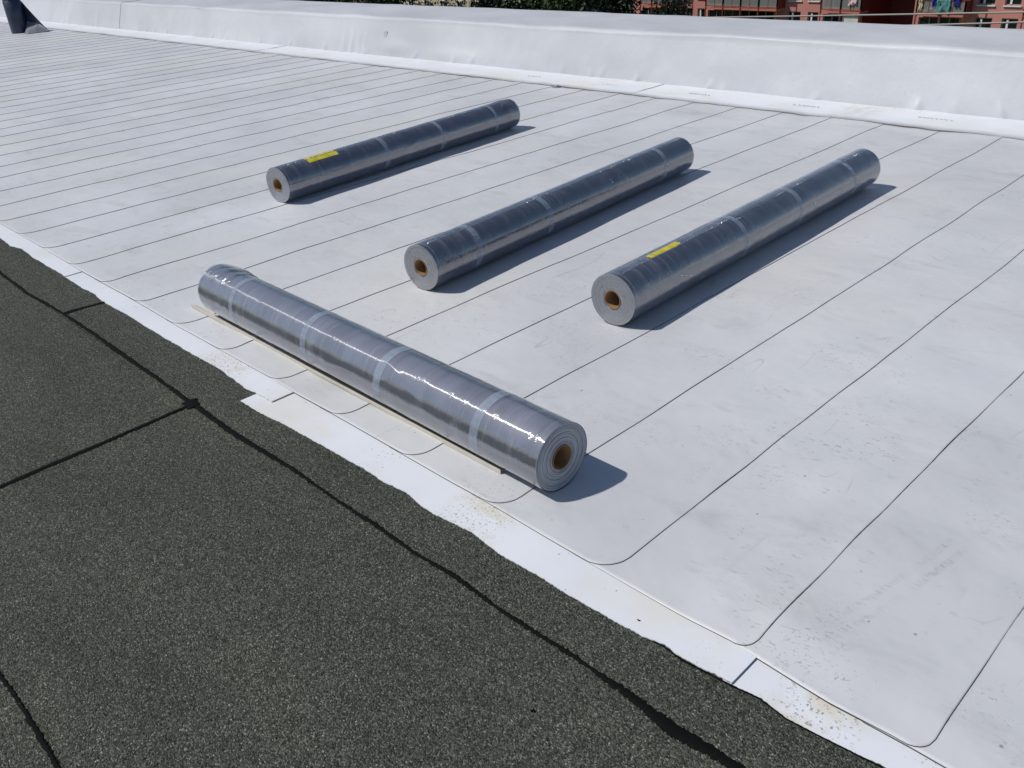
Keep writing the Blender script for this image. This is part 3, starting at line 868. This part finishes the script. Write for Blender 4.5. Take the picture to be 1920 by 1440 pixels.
def wall_open(name, x0, x1, y, openings, mat, parent, depth=0.30):
    xs = sorted({x0, x1} | {a for o in openings for a in o[:2]}); zs = sorted({Z0, Z1} | {a for o in openings for a in o[2:]})
    V, F = [], []
    def quad(a, b, c, d):
        k = len(V); V.extend([(p[0]+OX, p[1]+OY, p[2]+OZ) for p in (a, b, c, d)]); F.append((k, k+1, k+2, k+3))
    for i in range(len(xs)-1):
        for j in range(len(zs)-1):
            cx, cz = (xs[i]+xs[i+1])/2, (zs[j]+zs[j+1])/2
            if any(o[0] < cx < o[1] and o[2] < cz < o[3] for o in openings): continue
            quad((xs[i], y, zs[j]), (xs[i+1], y, zs[j]), (xs[i+1], y, zs[j+1]), (xs[i], y, zs[j+1]))
    for (a, b, c, d) in openings:
        quad((a, y, c), (a, y+depth, c), (a, y+depth, d), (a, y, d)); quad((b, y, c), (b, y, d), (b, y+depth, d), (b, y+depth, c))
        quad((a, y, d), (a, y+depth, d), (b, y+depth, d), (b, y, d)); quad((a, y, c), (b, y, c), (b, y+depth, c), (a, y+depth, c))
    return mk(name, V, F, mat, parent)
ops = []
for k in FLOORS:
    for (a, b) in wins: ops.append((a, b, HEAD0+PITCH*k-SILLH, HEAD0+PITCH*k))
    for (a, b, _) in bays: ops.append((a+0.35, b-0.35, HEAD0+PITCH*k-2.3, HEAD0+PITCH*k-0.12))
lops = [o for o in ops if o[1] < RECESS[0]+0.1]; rops = [o for o in ops if o[0] > RECESS[1]-0.1]
wall_open('wall', -66.5, RECESS[0], YF, lops, M_pink, red)
wall_open('wall', RECESS[1], -12.0, YF, rops, M_pink, red)
# recess between the two halves, 6 m deep, and the building's mass
rbox('recess_wall', M_red, red, (RECESS[0]-0.25, RECESS[0]-0.002, YF+0.31, YF+6, Z0, Z1), (RECESS[1]+0.002, RECESS[1]+0.25, YF+0.31, YF+6, Z0, Z1),  # recess shade is also put into the dark red colour
     (RECESS[0], RECESS[1], YF+6.0, YF+6.2, Z0, Z1))
rbox('rear_mass', M_inside, red, (-66.5, RECESS[0]-0.26, YF+1.6, YF+11, Z0, Z1), (RECESS[1]+0.26, -12.0, YF+1.6, YF+11, Z0, Z1))
rbox('roof', M_conc, red, (-67, -11.6, YF+0.0, YF+11.4, Z1, Z1+0.35))
rbox('recess_sill', M_sill, red, (-36.5, -35.2, YF+5.85, YF+5.998, -8.05, -7.97))
for k in FLOORS:
    zt = HEAD0 + PITCH*k; zb = zt - SILLH
    for (a, b) in wins:
        fw = 0.09
        w = rbox('window', M_gframe, red, (a, a+fw, YF+0.16, YF+0.24, zb, zt), (b-fw, b, YF+0.16, YF+0.24, zb, zt),
                 (a+fw, b-fw, YF+0.16, YF+0.24, zb, zb+fw), (a+fw, b-fw, YF+0.16, YF+0.24, zt-fw, zt))
        c = a + (b-a)*0.36
        rbox('mullion', M_frame, w, (c-0.10, c+0.06, YF+0.10, YF+0.25, zb+fw, zt-fw))
        rbox('pane', M_pane, w, (a+fw, c-0.10, YF+0.19, YF+0.21, zb+fw, zt-fw))
        rbox('pane', M_pane, w, (c+0.06, b-fw, YF+0.19, YF+0.21, zb+fw, zt-fw))
        rbox('sill', M_sill, w, (a-0.06, b+0.06, YF-0.12, YF+0.155, zb-0.10, zb-0.005))
BY0 = YF - 1.45
for bi, (a, b, npan) in enumerate(bays):
    s = 0.983                             # the balcony fronts stand nearer than the wall
    A_, B_ = a*s, b*s
    for k in FLOORS:
        zs_ = HEAD0 + PITCH*k + 0.30      # floor of the balcony above the window head
        bal = rbox('balcony', M_slab, red, (A_, B_, BY0, YF-0.002, zs_-0.16, zs_))
        pts = np.linspace(A_+0.06, B_-0.06, npan+1)
        for px in pts: rbox('post', M_red, bal, (px-0.055, px+0.055, BY0-0.06, BY0-0.003, zs_-2.60, zs_+1.12))
        rbox('rail', M_red, bal, (A_, B_, BY0+0.002, BY0+0.07, zs_+1.05, zs_+1.12), (A_, B_, BY0+0.002, BY0+0.07, zs_+0.11, zs_+0.18))
        rbox('side_wall', M_red, bal, (B_-0.12, B_-0.004, BY0+0.08, YF-0.004, zs_+0.002, zs_+1.1))
        for q in range(npan):
            rbox('glass_panel', M_bglass, bal, (pts[q]+0.06, pts[q+1]-0.06, BY0+0.02, BY0+0.04, zs_+0.18, zs_+1.05))
            mid = (pts[q]+pts[q+1])/2
            rbox('glazing_bar', M_red, bal, (mid-0.025, mid+0.025, BY0+0.012, BY0+0.05, zs_+0.181, zs_+1.049))
    # glazing at the back of the balcony below
    for k in FLOORS:
        zt = HEAD0+PITCH*k-0.12
        lg = rbox('balcony_window', M_pane, red, (a+0.36, b-0.36, YF+0.22, YF+0.24, zt-2.17, zt-0.01))
        for g in np.linspace(0, 1, npan*2+1):
            x = a+0.40 + (b-a-0.8)*g
            rbox('frame_bar', M_gframe, lg, (x-0.05, x+0.05, YF+0.14, YF+0.215, zt-2.17, zt-0.01))
blind = rbox('curtain', M_curtain, red, (-41.7*0.985, -40.15*0.985, BY0+0.25, BY0+0.29, HEAD0-1.7, HEAD0-0.08))
# washing and odds and ends on the balconies
def cloth(name, x0, x1, z0, z1, col, label, cat, seed, y=BY0-0.10):
    w = waves(seed, 5, 0.25, 0.7); n, m = 18, 10; V = []
    xc, zc = (x0+x1)/2, z0
    for i in range(n):
        for j in range(m):
            g, h = i/(n-1), j/(m-1)
            x = x0 + (x1-x0)*g + 0.05*float(w(h*1.3, 5.0)); z = z0 + (z1-z0)*h + (1-h)*0.10*float(w(g*1.1, 0.0))
            V.append((x-xc, 0.05*float(w(g*1.4, h*0.5)), z-zc))
    o = mk(name, V, grid_faces(n, m), simple(name+'_fabric', col, 0.9, var=0.25, scale=3), None, True); o.location = (xc, y, zc)
    s_ = o.modifiers.new('thick', 'SOLIDIFY'); s_.thickness = 0.02
    return tag(o, label, cat)
zb_ = HEAD0 + 0.30
cloth('hung_towel', -33.05*.983, -31.9*.983, zb_+0.16, zb_+1.2, (0.09, 0.25, 0.23), 'teal patterned cloth hanging over the red balcony rail, far right', 'cloth', 41)
cloth('blue_sheet', -33.5*.983, -33.15*.983, zb_+0.72, zb_+1.25, (0.01, 0.02, 0.30), 'small deep blue cloth left of the teal cloth on the balcony', 'cloth', 42, BY0-0.09)
cloth('navy_sheet', -31.65*.983, -31.15*.983, zb_+0.70, zb_+1.25, (0.012, 0.025, 0.22), 'dark blue cloth right of the teal cloth on the balcony', 'cloth', 43)
cloth('cream_cloth', -34.62*.983, -34.28*.983, zb_+0.14, zb_+1.25, (0.62, 0.55, 0.33), 'narrow cream cloth at the left end of the balcony with washing', 'cloth', 44)
cloth('pink_washing', -41.2*.983, -40.4*.983, zb_+0.62, zb_+1.25, (0.72, 0.52, 0.50), 'pale pink washing on the middle red balcony', 'cloth', 45)
V = []; n = 20
for (z, q) in ((0, .18), (.02, .24), (.3, .30), (.42, .33), (.45, .33), (.43, .27), (.1, .2)):
    for a in range(n): V.append((q*math.cos(2*math.pi*a/n), q*math.sin(2*math.pi*a/n), z))
pot = mk('flower_tub', V, [f[::-1] for f in grid_faces(7, n, 0, True)], simple('pale_tub', (0.68, 0.60, 0.50), 0.7), None, True)
pot.location = (-33.78*.983, BY0+0.42, zb_); tag(pot, 'pale round tub on the balcony between cream and teal cloths', 'tub')

# cream block behind the trees
M_cream = simple('cream_render', (0.56, 0.45, 0.31), 0.9, var=0.06, scale=0.5)
crm = tag(empty('cream_apartment_block', (-115, 110, G0)), 'cream apartment block glimpsed through the dark trees beyond the parapet', 'building')
def cbox(name, mat, parent, *dims):
    v, f = [], []
    for d in dims: box(v, f, d[0]+115, d[1]+115, d[2]-110, d[3]-110, d[4]-G0, d[5]-G0)
    return mk(name, v, f, mat, parent)
cbox('wall', M_cream, crm, (-150, -98, 106, 116, G0, -2))
cbox('roof', M_conc, crm, (-150.5, -97.5, 105.6, 116.4, -1.99, -1.6))
for x in np.arange(-146, -100, 4.3):
    for z in (-12.9, -10.1, -7.3):
        w = cbox('window', M_frame, crm, (x, x+0.12, 105.9, 106.05, z, z+1.5), (x+1.48, x+1.6, 105.9, 106.05, z, z+1.5),
                 (x+.12, x+1.48, 105.9, 106.05, z, z+.12), (x+.12, x+1.48, 105.9, 106.05, z+1.38, z+1.5), (x+.72, x+.88, 105.9, 106.05, z+.12, z+1.38))
        cbox('pane', M_pane, w, (x+.12, x+.72, 105.95, 105.98, z+.12, z+1.38), (x+.88, x+1.48, 105.95, 105.98, z+.12, z+1.38))

# trees
def mat_leaf(name, a, b):
    t = NT(name); c = t.coord()
    col = t.mix(t.mr(t.noise(c, 1.3, 3, 0.6), 0.35, 0.65), a, b)
    return t.done(t.pbr(col, 0.6, spec=0.3))
M_leaf = [mat_leaf('dark_leaves', (0.009, 0.017, 0.007), (0.022, 0.040, 0.014)), mat_leaf('green_leaves', (0.016, 0.030, 0.011), (0.045, 0.078, 0.024)),
          mat_leaf('blackish_leaves', (0.010, 0.016, 0.010), (0.020, 0.032, 0.016))]
M_bark = simple('bark', (0.07, 0.055, 0.04), 0.95, var=0.3, scale=2)
def crown_mesh(seed, rx, rz, zc, n, leaf):
    r_ = np.random.default_rng(seed)
    lob = [(r_.normal(0, .42, 3)*np.array([rx, rx, rz]) + np.array([0, 0, zc]), r_.uniform(.35, .62)) for _ in range(15)]
    V = np.zeros((n*4, 3)); 
    for k in range(n):
        c_, q = lob[k % len(lob)]
        d = r_.normal(0, 1, 3); d /= np.linalg.norm(d)
        p = c_ + d*np.array([rx, rx, rz])*q*(0.55+0.5*r_.random())
        nrm = r_.normal(0, 1, 3) + np.array([0, 0, .7]); nrm /= np.linalg.norm(nrm)
        u = np.cross(nrm, r_.normal(0, 1, 3)); u /= np.linalg.norm(u); w = np.cross(nrm, u)
        s_ = leaf*r_.uniform(.6, 1.3)
        V[4*k:4*k+4] = [p-u*s_, p-w*s_*.55, p+u*s_, p+w*s_*.55]
    me = bpy.data.meshes.new('crown'); me.from_pydata(V.tolist(), [], [(4*k, 4*k+1, 4*k+2, 4*k+3) for k in range(n)])
    return me
def trunk_mesh(seed, h, r0):
    r_ = np.random.default_rng(seed); V, F = [], []
    def tube(p0, p1, a, b, n=8):
        p0, p1 = np.array(p0), np.array(p1); d = p1-p0; d = d/np.linalg.norm(d)
        u = np.cross(d, [.3, 1, .2]); u /= np.linalg.norm(u); w = np.cross(d, u); k = len(V)
        for j, (p, q) in enumerate(((p0, a), ((p0+p1)/2+r_.normal(0, .08, 3), (a+b)/2), (p1, b))):
            for t_ in range(n):
                th = 2*math.pi*t_/n; V.append(tuple(p + q*(u*math.cos(th)+w*math.sin(th))))
        F.extend(grid_faces(3, n, k, True))
    tube((0, 0, 0), (0.2, 0.1, h*.62), r0, r0*.55)
    for _ in range(7):
        th = r_.uniform(0, 6.28); z = h*r_.uniform(.32, .62)
        tube((.1, .05, z), (math.cos(th)*h*.22, math.sin(th)*h*.22, z+h*r_.uniform(.12, .3)), r0*.4, r0*.1, 6)
    me = bpy.data.meshes.new('trunk'); me.from_pydata(V, [], F)
    return me
crowns = [crown_mesh(s_, 3.6, 4.6, 8.6, 4200, 0.24) for s_ in (5, 6, 7)]
trunks = [trunk_mesh(s_, 12, .28) for s_ in (1, 2, 3)]
TREES = [(-131, 70, 'leftmost dark tree above the parapet, barely rising over its edge', 0, 1.0),
 (-124, 71, 'second tree from the left in the dark row beyond the parapet', 1, 1.0), (-117, 69.5, 'third tree from the left in the dark row beyond the parapet', 2, 1.05),
 (-110, 70.5, 'fourth tree from the left in the dark row beyond the parapet', 0, 1.0), (-103.5, 70, 'fifth tree from the left in the dark row beyond the parapet', 1, 1.05),
 (-97, 71, 'sixth tree from the left in the dark row beyond the parapet', 2, 1.0), (-90.5, 69, 'dark tree just left of the first glimpse of the cream block', 0, 1.05),
 (-81.6, 69.5, 'small green tree standing between two glimpses of the cream block', 1, 0.80), (-73.2, 70, 'dark tree just right of the cream block wall', 2, 0.92),
 (-67.5, 71, 'second tree right of the cream block wall', 0, 1.08), (-62.3, 69, 'bright green tipped tree in the middle of the dark tree mass', 1, 1.05),
 (-57.0, 70, 'very dark tree left of the red block corner', 2, 1.12), (-50.9, 71, 'dark bushy tree standing in front of the red block left balcony', 2, 0.80)]
for k, (x, y, lab, v_, sc) in enumerate(TREES):
    o = tag(empty('broadleaf_tree', (x, y, G0), k*1.7), lab, 'tree', 'trees beyond the parapet'); o.scale = (sc*(0.72 if k == 12 else 1), sc*(0.72 if k == 12 else 1), sc)
    for nm, me, mt in (('trunk', trunks[k % 3], M_bark), ('crown', crowns[(k*2+1) % 3], M_leaf[v_])):
        c = bpy.data.objects.new(nm, me); COL.objects.link(c); c.parent = o
        if not me.materials: me.materials.append(mt)
        c.material_slots[0].link = 'OBJECT'; c.material_slots[0].material = mt

# cables behind the parapet
M_cable = simple('grey_cable', (0.34, 0.32, 0.29), 0.6)
def cable(name, pts, r0, label):
    pts = np.array(pts); n = 60; s_ = np.linspace(0, 1, n); V = []
    for t_ in s_:
        p = pts[0]*(1-t_) + pts[1]*t_; p = p + np.array([0, 0, -0.03*4*t_*(1-t_)])
        for a in range(8):
            th = 2*math.pi*a/8; V.append((p[0], p[1]+r0*math.cos(th), p[2]+r0*math.sin(th)))
    o = empty(name, tuple(pts[0])); tag(o, label, 'cable')
    w = mk('wire', np.array(V)-pts[0], grid_faces(n, 8, 0, True), M_cable, o, True)
    return o
def line(a, b, x): t_ = (x-a[0])/(b[0]-a[0]); return (x, 8.4, a[2]+(b[2]-a[2])*t_)
c1 = ((-6.192, 8.4, 0.400), (-2.568, 8.4, 0.568)); c2 = ((-4.003, 8.4, 0.400), (-2.553, 8.4, 0.492))
k1 = cable('upper_cable', ((-9.5, 8.4, 0.400-0.154), line(*c1, 3.0)), 0.0075, 'upper thin grey cable running above the parapet edge at the right')
k2 = cable('lower_cable', ((-9.5, 8.4, 0.400-0.35), line(*c2, 3.0)), 0.0075, 'lower thin grey cable just above the parapet edge at far right')
for kk, zt in ((k1, 0.246), (k2, 0.05)):       # wall brackets and the end post out of the picture
    v, f = [], []; box(v, f, -0.02, 0.02, 8.062-8.4, 0.012, -0.015, 0.015)
    mk('bracket', v, f, M_cable, kk)
v, f = [], []; box(v, f, 3.0+9.5-0.03, 3.0+9.5+0.03, -0.338, -0.30, -0.40, 0.9); box(v, f, 3.0+9.5-0.03, 3.0+9.5+0.03, -0.299, 0.02, 0.52, 0.60); 
mk('end_post', v, f, M_cable, k1)
